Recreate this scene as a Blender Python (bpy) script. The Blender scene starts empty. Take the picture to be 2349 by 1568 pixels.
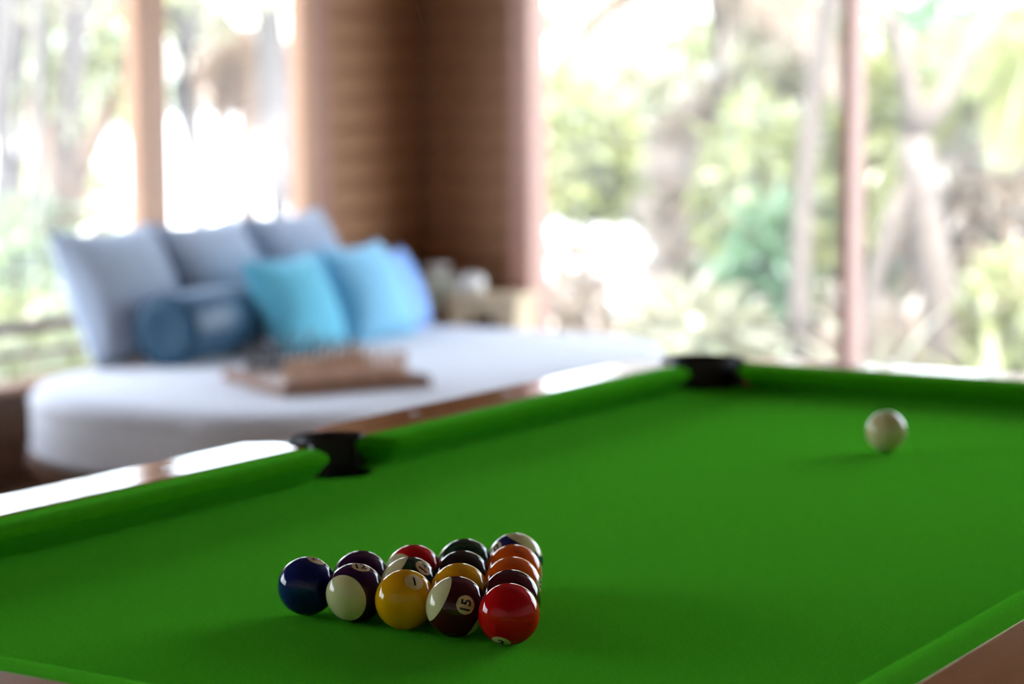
import bpy, bmesh, math, random
from mathutils import Vector, Matrix
from math import sin, cos, pi, radians

# ------------------------------------------------------------------ scene, camera, light
SC = bpy.context.scene
COL = SC.collection
SC.view_settings.view_transform = 'Standard'
SC.view_settings.look = 'None'
SC.view_settings.gamma = 1.0
SC.view_settings.use_curve_mapping = False
SC.view_settings.exposure = -0.12
SC.cycles.use_denoising = True
SC.cycles.denoising_input_passes = 'RGB_ALBEDO'
SC.cycles.max_bounces = 10
SC.cycles.diffuse_bounces = 5
SC.cycles.transparent_max_bounces = 16
SC.cycles.caustics_reflective = False
SC.cycles.caustics_refractive = False
SC.cycles.sample_clamp_indirect = 8.0

YAW = 0.5659            # heading, turned from +Y towards -X
PITCH = 0.1120
CLOTH = 0.85            # height of the playing surface
CAMZ = CLOTH + 0.4995
FPX = 4965.5


def setup_camera():
    cd = bpy.data.cameras.new('camera')
    cam = bpy.data.objects.new('camera', cd)
    COL.objects.link(cam)
    cd.sensor_width = 36.0
    cd.lens = FPX * 36.0 / 2349.0
    cd.clip_start = 0.05
    cd.clip_end = 500
    fwd = Vector((-sin(YAW) * cos(PITCH), cos(YAW) * cos(PITCH), -sin(PITCH)))
    right = Vector((cos(YAW), sin(YAW), 0))
    up = right.cross(fwd)
    a = 0.0059
    r2 = right * cos(a) - up * sin(a)
    u2 = up * cos(a) + right * sin(a)
    m = Matrix((r2, u2, -fwd)).transposed().to_4x4()
    m.translation = Vector((0, 0, CAMZ))
    cam.matrix_world = m
    cd.dof.use_dof = True
    cd.dof.focus_distance = 2.0
    cd.dof.aperture_fstop = 3.3
    cd.dof.aperture_blades = 0
    SC.camera = cam


setup_camera()

SUN_STRENGTH = 3.4
SKY_STRENGTH = 2.6


def setup_light():
    w = bpy.data.worlds.new('sky')
    SC.world = w
    w.use_nodes = True
    nt = w.node_tree
    bg = nt.nodes['Background']
    sky = nt.nodes.new('ShaderNodeTexSky')
    sky.sky_type = 'NISHITA'
    sky.sun_disc = False
    sky.sun_elevation = radians(56)
    sky.sun_rotation = radians(140)
    sky.air_density = 1.0
    sky.dust_density = 3.0
    sky.ozone_density = 1.0
    hs = nt.nodes.new('ShaderNodeHueSaturation')
    hs.inputs['Saturation'].default_value = 0.55
    nt.links.new(sky.outputs[0], hs.inputs['Color'])
    nt.links.new(hs.outputs[0], bg.inputs[0])
    bg.inputs[1].default_value = SKY_STRENGTH
    sd = bpy.data.lights.new('sun', 'SUN')
    sd.energy = SUN_STRENGTH
    sd.angle = radians(0.6)
    sd.color = (1.0, 0.95, 0.86)
    so = bpy.data.objects.new('sun', sd)
    COL.objects.link(so)
    # light comes from behind and to the right of the camera, high up
    d = Vector((-0.30, 0.48, -0.82))
    so.rotation_euler = d.to_track_quat('-Z', 'Y').to_euler()


setup_light()

# ------------------------------------------------------------------ helpers
RND = random.Random(7)


def c2w(X, Y):
    """camera-heading ground coordinates (right, forward) -> world x, y"""
    return (X * cos(YAW) - Y * sin(YAW), X * sin(YAW) + Y * cos(YAW))


def mat(name, col, rough=0.6, coat=0.0, coat_rough=0.05, sheen=0.0, sheen_tint=None, spec=0.5, noise=None, bump=None,
        transl=0.0, metallic=0.0):
    m = bpy.data.materials.new(name)
    m.use_nodes = True
    nt = m.node_tree
    b = nt.nodes['Principled BSDF']
    b.inputs['Base Color'].default_value = (*col, 1)
    b.inputs['Roughness'].default_value = rough
    b.inputs['Metallic'].default_value = metallic
    b.inputs['Specular IOR Level'].default_value = spec
    b.inputs['Coat Weight'].default_value = coat
    b.inputs['Coat Roughness'].default_value = coat_rough
    b.inputs['Sheen Weight'].default_value = sheen
    if sheen_tint:
        b.inputs['Sheen Tint'].default_value = (*sheen_tint, 1)
    tc = nt.nodes.new('ShaderNodeTexCoord')
    if noise:
        # (scale xyz, second colour, detail)
        sc, col2, lo, hi = noise
        mp = nt.nodes.new('ShaderNodeMapping')
        mp.inputs['Scale'].default_value = sc
        nt.links.new(tc.outputs['Object'], mp.inputs['Vector'])
        nz = nt.nodes.new('ShaderNodeTexNoise')
        nz.inputs['Detail'].default_value = 4
        nz.inputs['Scale'].default_value = 1.0
        nt.links.new(mp.outputs[0], nz.inputs['Vector'])
        mr = nt.nodes.new('ShaderNodeMapRange')
        mr.inputs['From Min'].default_value = lo
        mr.inputs['From Max'].default_value = hi
        nt.links.new(nz.outputs['Fac'], mr.inputs['Value'])
        mx = nt.nodes.new('ShaderNodeMix')
        mx.data_type = 'RGBA'
        mx.inputs['A'].default_value = (*col, 1)
        mx.inputs['B'].default_value = (*col2, 1)
        nt.links.new(mr.outputs['Result'], mx.inputs['Factor'])
        nt.links.new(mx.outputs['Result'], b.inputs['Base Color'])
    if bump:
        sc, st, dist = bump
        nz = nt.nodes.new('ShaderNodeTexNoise')
        nz.inputs['Scale'].default_value = sc
        nz.inputs['Detail'].default_value = 3
        nt.links.new(tc.outputs['Object'], nz.inputs['Vector'])
        bp = nt.nodes.new('ShaderNodeBump')
        bp.inputs['Strength'].default_value = st
        bp.inputs['Distance'].default_value = dist
        nt.links.new(nz.outputs['Fac'], bp.inputs['Height'])
        nt.links.new(bp.outputs[0], b.inputs['Normal'])
    if transl > 0:
        out = nt.nodes['Material Output']
        tr = nt.nodes.new('ShaderNodeBsdfTranslucent')
        ms = nt.nodes.new('ShaderNodeMixShader')
        ms.inputs[0].default_value = transl
        src = b.inputs['Base Color']
        if src.is_linked:
            nt.links.new(src.links[0].from_socket, tr.inputs['Color'])
        else:
            tr.inputs['Color'].default_value = (*col, 1)
        nt.links.new(b.outputs[0], ms.inputs[1])
        nt.links.new(tr.outputs[0], ms.inputs[2])
        nt.links.new(ms.outputs[0], out.inputs['Surface'])
    return m


def obj(name, bm, m, parent=None, smooth=False, loc=None):
    me = bpy.data.meshes.new(name)
    bm.normal_update()
    bm.to_mesh(me)
    bm.free()
    if smooth:
        for p in me.polygons:
            p.use_smooth = True
    o = bpy.data.objects.new(name, me)
    COL.objects.link(o)
    if m:
        me.materials.append(m)
    if parent:
        o.parent = parent
    if loc:
        o.location = loc
    return o


def share(name, me, parent=None, loc=(0, 0, 0), rot=None, scale=None):
    o = bpy.data.objects.new(name, me)
    COL.objects.link(o)
    o.parent = parent
    o.location = loc
    if rot:
        o.rotation_euler = rot
    if scale:
        o.scale = scale
    return o


def tag(o, label, cat, group=None, kind=None):
    o['label'] = label
    o['category'] = cat
    if group:
        o['group'] = group
    if kind:
        o['kind'] = kind
    return o


def thing(name, label, cat, loc=(0, 0, 0), rz=0.0, group=None):
    o = bpy.data.objects.new(name, None)
    COL.objects.link(o)
    o.location = loc
    o.rotation_euler = (0, 0, rz)
    o.empty_display_size = 0.1
    return tag(o, label, cat, group)


def struct(o, label=None):
    o['kind'] = 'structure'
    if label:
        o['label'] = label
    return o


def box(bm, x0, x1, y0, y1, z0, z1, bev=0.0):
    r = bmesh.ops.create_cube(bm, size=1.0)
    vs = r['verts']
    for v in vs:
        v.co = Vector(((x0 + x1) / 2 + v.co.x * (x1 - x0), (y0 + y1) / 2 + v.co.y * (y1 - y0),
                       (z0 + z1) / 2 + v.co.z * (z1 - z0)))
    if bev:
        es = list({e for v in vs for e in v.link_edges})
        bmesh.ops.bevel(bm, geom=es, offset=bev, segments=2, profile=0.5, affect='EDGES')


def bxo(name, m, dims, parent=None, bev=0.0):
    bm = bmesh.new()
    box(bm, *dims, bev=bev)
    return obj(name, bm, m, parent)


def prism(bm, pts, z0, z1, bev=0.0, seg=3):
    """extruded polygon, bevelled along its top outline"""
    lo = [bm.verts.new((x, y, z0)) for x, y in pts]
    hi = [bm.verts.new((x, y, z1)) for x, y in pts]
    n = len(pts)
    bm.faces.new(list(reversed(lo)))
    top = bm.faces.new(hi)
    for i in range(n):
        j = (i + 1) % n
        bm.faces.new((lo[i], lo[j], hi[j], hi[i]))
    if bev:
        bmesh.ops.bevel(bm, geom=list(top.edges), offset=bev, segments=seg, profile=0.5, affect='EDGES')


def lathe(bm, prof, n=24, loc=(0, 0, 0)):
    rings = []
    for r, z in prof:
        if r < 1e-5:
            rings.append([bm.verts.new((loc[0], loc[1], loc[2] + z))])
        else:
            rings.append([bm.verts.new((loc[0] + r * cos(2 * pi * k / n), loc[1] + r * sin(2 * pi * k / n), loc[2] + z))
                          for k in range(n)])
    for a, b in zip(rings, rings[1:]):
        for k in range(n):
            k2 = (k + 1) % n
            if len(a) == 1 and len(b) == 1:
                continue
            if len(a) == 1:
                bm.faces.new((a[0], b[k2], b[k]))
            elif len(b) == 1:
                bm.faces.new((a[k], a[k2], b[0]))
            else:
                bm.faces.new((a[k], a[k2], b[k2], b[k]))


def tube(bm, pts, rad, n=8, cap=True):
    """tube along points; rad = number or list"""
    pts = [Vector(p) for p in pts]
    if not isinstance(rad, (list, tuple)):
        rad = [rad] * len(pts)
    rings = []
    for i, p in enumerate(pts):
        t = (pts[min(i + 1, len(pts) - 1)] - pts[max(i - 1, 0)]).normalized()
        a = t.cross(Vector((0, 0, 1)))
        if a.length < 1e-3:
            a = t.cross(Vector((1, 0, 0)))
        a.normalize()
        b = t.cross(a)
        rings.append([bm.verts.new(p + (a * cos(2 * pi * k / n) + b * sin(2 * pi * k / n)) * rad[i]) for k in range(n)])
    for a, b in zip(rings, rings[1:]):
        for k in range(n):
            k2 = (k + 1) % n
            bm.faces.new((a[k], b[k], b[k2], a[k2]))
    if cap:
        bm.faces.new(rings[0])
        bm.faces.new(list(reversed(rings[-1])))


# ------------------------------------------------------------------ materials
WOOD_POST = mat('post_wood', (0.60, 0.33, 0.19), 0.45, noise=((30, 30, 1.5), (0.50, 0.26, 0.14), 0.35, 0.65))
WOOD_FRAME = mat('frame_wood', (0.47, 0.24, 0.17), 0.4, noise=((30, 30, 1.5), (0.38, 0.18, 0.125), 0.35, 0.65))
WOOD_PLANK = mat('plank_wood', (0.47, 0.245, 0.115), 0.5, noise=((2, 2, 26), (0.33, 0.155, 0.065), 0.35, 0.7))
WOOD_DARK = mat('dark_wood', (0.16, 0.075, 0.035), 0.5, noise=((3, 3, 20), (0.11, 0.05, 0.022), 0.35, 0.7))
WOOD_FLOOR = mat('floor_wood', (0.20, 0.10, 0.05), 0.35, noise=((2, 16, 4), (0.14, 0.065, 0.03), 0.35, 0.7))
WOOD_CEIL = mat('ceiling_wood', (0.15, 0.085, 0.05), 0.6, noise=((2, 16, 4), (0.11, 0.06, 0.035), 0.35, 0.7))
PLASTER = mat('plaster', (0.76, 0.71, 0.63), 0.8, noise=((3, 3, 3), (0.72, 0.67, 0.59), 0.4, 0.6))
RAIL_WOOD = mat('rail_wood', (0.72, 0.31, 0.14), 0.10, coat=0.15, coat_rough=0.04, spec=0.45,
                noise=((14, 3, 14), (0.60, 0.24, 0.10), 0.35, 0.65))
FELT = mat('green_felt', (0.060, 0.42, 0.002), 0.95, spec=0.0, sheen=0.42, sheen_tint=(0.16, 0.9, 0.06),
           noise=((340, 340, 340), (0.044, 0.32, 0.0015), 0.35, 0.65), bump=(900, 0.35, 0.0006))
LEATHER = mat('black_leather', (0.012, 0.010, 0.010), 0.5, bump=(300, 0.2, 0.0005))
BRASS = mat('metal_fitting', (0.75, 0.72, 0.70), 0.18, metallic=1.0)
LINEN = mat('white_linen', (0.71, 0.70, 0.71), 0.9, spec=0.2, sheen=0.1, bump=(250, 0.1, 0.001))
GREY_FAB = mat('grey_fabric', (0.38, 0.44, 0.53), 0.9, spec=0.2, sheen=0.2, bump=(300, 0.15, 0.001))
TEAL_FAB = mat('turquoise_fabric', (0.13, 0.50, 0.64), 0.85, spec=0.2, sheen=0.2, bump=(300, 0.15, 0.001))
SKY_FAB = mat('sky_blue_fabric', (0.24, 0.56, 0.76), 0.85, spec=0.2, sheen=0.2, bump=(300, 0.15, 0.001))
PERI_FAB = mat('periwinkle_fabric', (0.22, 0.42, 0.80), 0.85, spec=0.2, sheen=0.2, bump=(300, 0.15, 0.001))
NAVY_FAB = mat('deep_blue_fabric', (0.001, 0.050, 0.105), 0.45, spec=0.4, sheen=0.2, sheen_tint=(0.6, 0.85, 1.0),
               bump=(300, 0.15, 0.001))
CHESS_LIGHT = mat('chess_light_wood', (0.56, 0.30, 0.14), 0.35, coat=0.3)
CHESS_DARK = mat('chess_dark_wood', (0.035, 0.022, 0.018), 0.3, coat=0.3)
BOARD_WOOD = mat('chess_board_wood', (0.27, 0.12, 0.055), 0.4, noise=((4, 40, 20), (0.2, 0.085, 0.04), 0.35, 0.7))
BOARD_PALE = mat('chess_square_pale', (0.55, 0.33, 0.18), 0.4)
BOARD_DK = mat('chess_square_dark', (0.12, 0.05, 0.025), 0.4)
CREAM_WOOD = mat('cream_wood', (0.66, 0.52, 0.32), 0.5, noise=((4, 4, 24), (0.58, 0.44, 0.26), 0.35, 0.7))
WHITE_CER = mat('white_ceramic', (0.78, 0.76, 0.70), 0.25)
GREEN_CLOTHM = mat('pale_green_towel', (0.60, 0.63, 0.50), 0.95, bump=(160, 0.3, 0.002))
BROWN_BOX = mat('woven_brown', (0.30, 0.19, 0.11), 0.7, bump=(90, 0.5, 0.003))
SAND = mat('sand', (0.56, 0.55, 0.53), 0.95, noise=((0.5, 0.5, 0.5), (0.46, 0.45, 0.43), 0.4, 0.65))


def glass_mat():
    m = bpy.data.materials.new('window_glass')
    m.use_nodes = True
    nt = m.node_tree
    nt.nodes.remove(nt.nodes['Principled BSDF'])
    out = nt.nodes['Material Output']
    tr = nt.nodes.new('ShaderNodeBsdfTransparent')
    tr.inputs[0].default_value = (0.97, 0.98, 0.975, 1)
    gl = nt.nodes.new('ShaderNodeBsdfGlossy')
    gl.inputs['Roughness'].default_value = 0.01
    lw = nt.nodes.new('ShaderNodeFresnel')
    lw.inputs[0].default_value = 1.45
    mx = nt.nodes.new('ShaderNodeMixShader')
    gm = nt.nodes.new('ShaderNodeNewGeometry')
    iv = nt.nodes.new('ShaderNodeMath')
    iv.operation = 'SUBTRACT'
    iv.inputs[0].default_value = 1.0
    ml = nt.nodes.new('ShaderNodeMath')
    ml.operation = 'MULTIPLY'
    nt.links.new(gm.outputs['Backfacing'], iv.inputs[1])
    nt.links.new(iv.outputs[0], ml.inputs[0])
    nt.links.new(lw.outputs[0], ml.inputs[1])
    nt.links.new(ml.outputs[0], mx.inputs[0])
    nt.links.new(tr.outputs[0], mx.inputs[1])
    nt.links.new(gl.outputs[0], mx.inputs[2])
    # pale haze put into the pane, veiling the garden with scattered daylight
    df = nt.nodes.new('ShaderNodeBsdfTranslucent')
    df.inputs[0].default_value = (0.95, 0.95, 0.95, 1)
    m2 = nt.nodes.new('ShaderNodeMixShader')
    m2.inputs[0].default_value = HAZE
    nt.links.new(mx.outputs[0], m2.inputs[1])
    nt.links.new(df.outputs[0], m2.inputs[2])
    nt.links.new(m2.outputs[0], out.inputs['Surface'])
    return m


HAZE = 0.014
GLASS = glass_mat()

# ------------------------------------------------------------------ room shell
XW, YW = -5.60, 8.02          # window walls: left wall plane, far wall plane
XR, YB = 3.6, -3.0            # right wall, wall behind the camera
CEIL = 3.75
HEAD = 2.20
HEAD2 = 3.50             # unseen far glazing, made taller to bring more light onto the cloth


def build_room():
    bm = bmesh.new()
    box(bm, XW - 0.2, XR + 0.2, YB - 0.2, YW + 0.2, -0.25, 0.0)
    struct(obj('floor', bm, WOOD_FLOOR), 'brown wooden floor under the daybed')
    bm = bmesh.new()
    box(bm, XW - 0.7, XR + 0.6, YB - 0.6, YW + 0.45, CEIL, CEIL + 0.2)
    struct(obj('ceiling', bm, WOOD_CEIL), 'wooden ceiling with deep eaves')
    # wall_right and wall_back: closed apart from one opening each
    bm = bmesh.new()
    box(bm, XR, XR + 0.15, YB, YW, 0, CEIL)
    struct(obj('wall_right', bm, PLASTER), 'plain wall beside the billiard table')
    bm = bmesh.new()
    box(bm, XW, XR, YB - 0.15, YB, 0, CEIL)
    struct(obj('wall_back', bm, PLASTER), 'plain wall behind the viewer')

    bm = bmesh.new()
    box(bm, XW - 0.06, XW + 0.04, 2.2, 4.4, 0.333, HEAD)
    box(bm, XW - 0.06, XW + 0.04, YB, -1.2, 0.333, HEAD)
    box(bm, XW - 0.06, XW + 0.04, -1.2, 2.2, 2.05, HEAD)
    box(bm, XW - 0.06, XW + 0.04, -1.2, 2.2, 0.333, 0.75)
    struct(obj('wall_side', bm, PLASTER), 'plain pale wall around the side window')
    # left wall: low parapet, headers, solid pieces; boards of the corner panel as parts
    bm = bmesh.new()
    box(bm, XW - 0.06, XW + 0.04, YB, 7.19, 0, 0.333)
    box(bm, XW - 0.06, XW + 0.06, YB, YW, HEAD, CEIL)
    box(bm, XW - 0.06, XW + 0.03, 7.19, YW, 0, HEAD)
    wl = struct(obj('wall_left', bm, WOOD_DARK), 'wooden wall with tall windows behind the cushions')
    me = None
    z, k = 0.02, 0
    rr = random.Random(3)
    while z < HEAD - 0.05:
        if me is None:
            bm = bmesh.new()
            box(bm, 0, 0.024, 0, 0.80, 0, 0.116, bev=0.006)
            o = obj('plank', bm, WOOD_PLANK, wl)
            me = o.data
        else:
            o = share('plank', me, wl)
        o.location = (XW + 0.03 + rr.uniform(-0.003, 0.003), 7.20, z)
        z += 0.12
    bxo('sill', WOOD_POST, (XW - 0.08, XW + 0.07, -1.2, 7.19, 0.333, 0.352), wl)

    # far wall
    bm = bmesh.new()
    box(bm, XW, -5.01, YW, YW + 0.1, 0, HEAD)
    box(bm, XW, -1.88, YW - 0.06, YW + 0.1, HEAD, CEIL)
    box(bm, -1.88, 2.0, YW - 0.06, YW + 0.1, HEAD2, CEIL)
    box(bm, 2.0, XR, YW - 0.06, YW + 0.1, 0, CEIL)
    box(bm, -4.9, XR, YW - 0.04, YW + 0.1, 0, 0.14)
    wf = struct(obj('wall_far', bm, WOOD_DARK), 'wooden far wall with floor to ceiling windows')
    me = None
    z = 0.05
    while z < HEAD - 0.05:
        if me is None:
            bm = bmesh.new()
            box(bm, 0, 0.50, -0.024, 0, 0, 0.116, bev=0.006)
            o = obj('plank', bm, WOOD_PLANK, wf)
            me = o.data
        else:
            o = share('plank', me, wf)
        o.location = (XW + 0.06, YW + rr.uniform(-0.003, 0.003), z)
        z += 0.12

    # posts
    n = 1
    for (x0, x1, y0, y1, m, lab) in [
        (-5.565, -5.50, 6.09, 6.25, WOOD_POST, 'tan wooden window post behind the grey cushions'),
        (-5.57, -5.50, 7.07, 7.174, WOOD_POST, 'tan wooden window post beside the plank corner'),
        (-5.57, -5.515, 7.20, 7.27, WOOD_FRAME, 'narrow trim where the planks begin'),
        (-5.57, -5.50, 4.34, 4.44, WOOD_POST, 'wooden post at the near end of the left windows'),
        (-5.57, -5.50, 0.45, 0.55, WOOD_POST, 'wooden post in the side window'),
        (-5.010, -4.913, 7.87, 8.03, WOOD_FRAME, 'reddish wooden post where the far windows begin'),
        (-3.475, -3.43, 7.87, 8.02, WOOD_FRAME, 'slim reddish post between the two garden windows'),
        (-1.95, -1.88, 7.87, 8.02, WOOD_FRAME, 'reddish post of the far windows'),
        (-0.45, -0.38, 7.87, 8.02, WOOD_FRAME, 'reddish post of the far windows'),
        (1.05, 1.12, 7.87, 8.02, WOOD_FRAME, 'reddish post of the far windows'),
    ]:
        struct(bxo('trim_%d' % n, m, (x0, x1, y0, y1, 0.14 if y0 > 7.5 else 0.352, HEAD2 if x0 > -2 else HEAD), bev=0.006), lab)
        n += 1
    # panes
    n = 1
    for (y0, y1) in [(-1.2, 0.45), (0.55, 2.2), (4.44, 6.09), (6.25, 7.07)]:
        struct(bxo('window_%d' % n, GLASS, (-5.562, -5.556, y0, y1, 0.352, HEAD)), 'clear glass pane of the left windows')
        n += 1
    for (x0, x1) in [(-4.913, -3.475), (-3.43, -1.95), (-1.88, -0.45), (-0.38, 1.05), (1.12, 2.0)]:  # last pane, out of view, added for more light on the table
        struct(bxo('window_%d' % n, GLASS, (x0, x1, 7.985, 7.991, 0.14, HEAD2 if x0 > -1.9 else HEAD)), 'clear glass pane of the garden windows')
        n += 1


build_room()


def build_ground():
    bm = bmesh.new()
    n = 60
    vs = {}
    for i in range(n + 1):
        for j in range(n + 1):
            x = -150 + 300 * (i / n)
            y = -60 + 300 * (j / n)
            vs[i, j] = bm.verts.new((x, y, -0.35))
    for i in range(n):
        for j in range(n):
            bm.faces.new((vs[i, j], vs[i + 1, j], vs[i + 1, j + 1], vs[i, j + 1]))
    struct(obj('ground', bm, SAND), 'pale sandy ground outside the windows')


build_ground()

# ------------------------------------------------------------------ billiard table
PX0, PX1 = -1.7011, -0.6731      # cushion nose lines
PY0, PY1 = 1.2737, 3.3164
CW = 0.052                        # cushion width
RW = 0.092                        # width of the wooden rail
PYM = (PY0 + PY1) / 2
NOSE = 0.036


def build_table():
    T = thing('billiard_table', 'billiard table with bright green cloth and glossy brown wooden rails', 'billiard table',
              ((PX0 + PX1) / 2, PYM, 0))
    hx, hy = (PX1 - PX0) / 2, (PY1 - PY0) / 2
    H = CLOTH
    pr = 0.060
    prm = 0.050                      # middle pockets are narrower
    pockets = [(-hx - 0.050, 0.012), (hx + 0.050, 0.012)]
    cp = 0.030
    corners = [(-hx - cp, -hy - cp), (hx + cp, -hy - cp), (hx + cp, hy + cp), (-hx - cp, hy + cp)]
    # bed with the six pocket cut-outs
    out = []
    ex, ey = hx + 0.05, hy + 0.05

    def arc_in(c, a0, a1, r, n=14):
        return [(c[0] + r * cos(a0 + (a1 - a0) * k / n), c[1] + r * sin(a0 + (a1 - a0) * k / n)) for k in range(n + 1)]
    def corner_arc(c, a_start, a_end):
        return arc_in(c, radians(a_start), radians(a_end), pr + 0.006)
    # counter-clockwise outline, starting on the bottom edge
    rr = pr + 0.006
    d = math.degrees(math.asin((ey - corners[0][1] * -1) / rr))
    e = ex - (hx + cp)
    q = math.sqrt(rr * rr - e * e)
    dg = math.degrees(math.atan2(e, q))
    out += arc_in(corners[0], radians(90 + dg), radians(-dg), rr)
    out += arc_in(corners[1], radians(180 + dg), radians(90 - dg), rr)
    rm = prm + 0.004
    mq = math.sqrt(rm * rm - (pockets[1][0] - ex) ** 2)
    md = math.degrees(math.atan2(mq, pockets[1][0] - ex))
    out += arc_in(pockets[1], radians(180 + md), radians(180 - md), rm)
    out += arc_in(corners[2], radians(-90 + dg), radians(-180 - dg), rr)
    out += arc_in(corners[3], radians(dg), radians(-90 - dg), rr)
    out += arc_in(pockets[0], radians(md), radians(-md), rm)
    bm = bmesh.new()
    prism(bm, out, H - 0.03, H)
    obj('playing_surface', bm, FELT, T)

    # cushions: nose outline with rounded jaws, swept profile
    def cushion(P, back0, back1, n0, n1, name='cushion'):
        """P maps (s, a) -> xy with s along the rail and a outward; jaws curve from (n0,0) to (back0,CW)"""
        K = 12
        pts = []
        for k in range(K + 1):
            t = k / K * pi / 2
            pts.append((n0 + (back0 - n0) * (1 - sin(pi / 2 - t) ** 0.9) if False else n0 + (back0 - n0) * (1 - sin(t)) if False else 0, 0))
        pts = []
        for k in range(K + 1):           # from back to nose
            t = k / K * pi / 2
            pts.append((back0 + (n0 - back0) * (1 - cos(t)), CW * (1 - sin(t))))
        M = 24
        for k in range(1, M):
            pts.append((n0 + (n1 - n0) * k / M, 0))
        for k in range(K + 1):
            t = k / K * pi / 2
            pts.append((back1 + (n1 - back1) * (1 - sin(t)), CW * (1 - cos(t))))
        npt = len(pts)
        nor = []
        for i in range(npt):
            a, b = pts[max(i - 1, 0)], pts[min(i + 1, npt - 1)]
            tx, ty = b[0] - a[0], b[1] - a[1]
            L = math.hypot(tx, ty) or 1
            nor.append((-ty / L, tx / L))
        prof = [(0.028, 0.0), (0.013, 0.014), (0.0035, 0.0255), (0.0, 0.0285), (0.0008, 0.0325), (0.0035, 0.0360), (0.0085, 0.0385),
                (0.016, 0.0400), (0.026, 0.0408)]
        bm = bmesh.new()
        rings = []
        for off, z in prof:
            ring = []
            for (p, nn) in zip(pts, nor):
                s, a = p[0] + nn[0] * off, p[1] + nn[1] * off
                a = min(a, CW)
                x, y = P(s, a)
                ring.append(bm.verts.new((x, y, H + z)))
            rings.append(ring)
        for ra, rb in zip(rings, rings[1:]):
            for k in range(npt - 1):
                bm.faces.new((ra[k], ra[k + 1], rb[k + 1], rb[k]))
        bm.faces.new(rings[-1])
        bmesh.ops.recalc_face_normals(bm, faces=bm.faces)
        o = obj(name, bm, FELT, T, smooth=True)
        return o

    LEFT = lambda s, a: (-hx - a, s)
    RIGHT = lambda s, a: (hx + a, -s)
    FAR = lambda s, a: (s, hy + a)
    NEAR = lambda s, a: (-s, -hy - a)
    mg, mb = 0.090, 0.046       # half mouth at the nose / at the back
    cg, cb = 0.085, 0.035
    mc = 0.012
    cushion(LEFT, mc + mb, hy - cb, mc + mg, hy - cg)
    cushion(LEFT, -hy + cb, mc - mb, -hy + cg, mc - mg)
    cushion(RIGHT, -mc + mb, hy - cb, -mc + mg, hy - cg)
    cushion(RIGHT, -hy + cb, -mc - mb, -hy + cg, -mc - mg)
    cushion(FAR, -hx + cb, hx - cb, -hx + cg, hx - cg)
    cushion(NEAR, -hx + cb, hx - cb, -hx + cg, hx - cg)

    # wooden rails
    a0, a1 = CW - 0.001, CW + RW

    def rail(P, e0, e1, m0, m1):
        """e0,e1 ends; m0/m1: 'm' middle pocket or 'c' corner end"""
        pts = []

        def end(e, kind, sg):
            # from inner edge to outer edge; sg = +1 when the pocket lies towards -s
            if kind == 'm':
                return [(e + sg * 0.052, a0), (e + sg * 0.055, CW + 0.02), (e + sg * 0.050, CW + 0.055),
                        (e + sg * 0.078, a1)]
            return [(e + sg * 0.040, a0), (e + sg * 0.044, CW + 0.02), (e + sg * 0.036, CW + 0.05), (e + sg * 0.045, a1)]
        A = end(e0, m0, 1)
        B = end(e1, m1, -1)
        poly = A + list(reversed(B))
        poly = [P(s, a) for s, a in poly]
        # make counter-clockwise
        ar = sum(p[0] * q_[1] - q_[0] * p[1] for p, q_ in zip(poly, poly[1:] + poly[:1]))
        if ar < 0:
            poly.reverse()
        bm = bmesh.new()
        prism(bm, poly, H - 0.06, H + 0.0425, bev=0.003, seg=3)
        o = obj('rail', bm, RAIL_WOOD, T)
        return o
    rails = [rail(LEFT, mc, hy, 'm', 'c'), rail(LEFT, -hy, mc, 'c', 'm'), rail(RIGHT, -mc, hy, 'm', 'c'),
             rail(RIGHT, -hy, -mc, 'c', 'm'), rail(FAR, -hx, hx, 'c', 'c'), rail(NEAR, -hx, hx, 'c', 'c')]
    # small inlaid sights on the rails
    bm = bmesh.new()
    lathe(bm, [(0.006, 0), (0.006, 0.0008), (0, 0.0009)], 16)
    sme = None
    for P, ss, rl in [(LEFT, (0.27, 0.52, 0.77), rails[0]), (LEFT, (-0.77, -0.52, -0.27), rails[1]),
                      (RIGHT, (0.27, 0.52, 0.77), rails[2]), (RIGHT, (-0.77, -0.52, -0.27), rails[3]),
                      (FAR, (-0.27, 0, 0.27), rails[4]), (NEAR, (-0.27, 0, 0.27), rails[5])]:
        for s in ss:
            x, y = P(s, CW + RW / 2)
            if sme is None:
                o = obj('sight', bm, BRASS, rl)
                sme = o.data
                o.location = (x, y, H + 0.0428)
            else:
                share('sight', sme, rl, (x, y, H + 0.0428))

    # pockets: leather collar, cup
    def pocket(c, ang, span, pr=pr):
        bm = bmesh.new()
        N = 28
        # collar: swept rounded bar on an arc behind the hole
        rings = []
        for k in range(N + 1):
            a = ang - span + 2 * span * k / N
            ca, sa = cos(a), sin(a)
            prof = [(pr - 0.004, H - 0.05), (pr - 0.004, H + 0.030), (pr, H + 0.042), (pr + 0.008, H + 0.047),
                    (pr + 0.013, H + 0.045), (pr + 0.016, H + 0.037), (pr + 0.016, H - 0.05)]
            rings.append([bm.verts.new((c[0] + r * ca, c[1] + r * sa, z)) for r, z in prof])
        for a, b in zip(rings, rings[1:]):
            for k in range(len(a) - 1):
                bm.faces.new((a[k], b[k], b[k + 1], a[k + 1]))
        bm.faces.new(rings[0])
        bm.faces.new(list(reversed(rings[-1])))
        o = obj('pocket', bm, LEATHER, T, smooth=True)
        bm = bmesh.new()
        lathe(bm, [(pr + 0.003, H - 0.004), (pr + 0.001, H - 0.03), (pr * 0.9, H - 0.09), (pr * 0.7, H - 0.14), (0, H - 0.15)], 28,
              (c[0], c[1], 0))
        obj('pocket_cup', bm, LEATHER, o, smooth=True)
    pocket(pockets[0], pi, radians(92), prm)
    pocket(pockets[1], 0, radians(92), prm)
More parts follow.
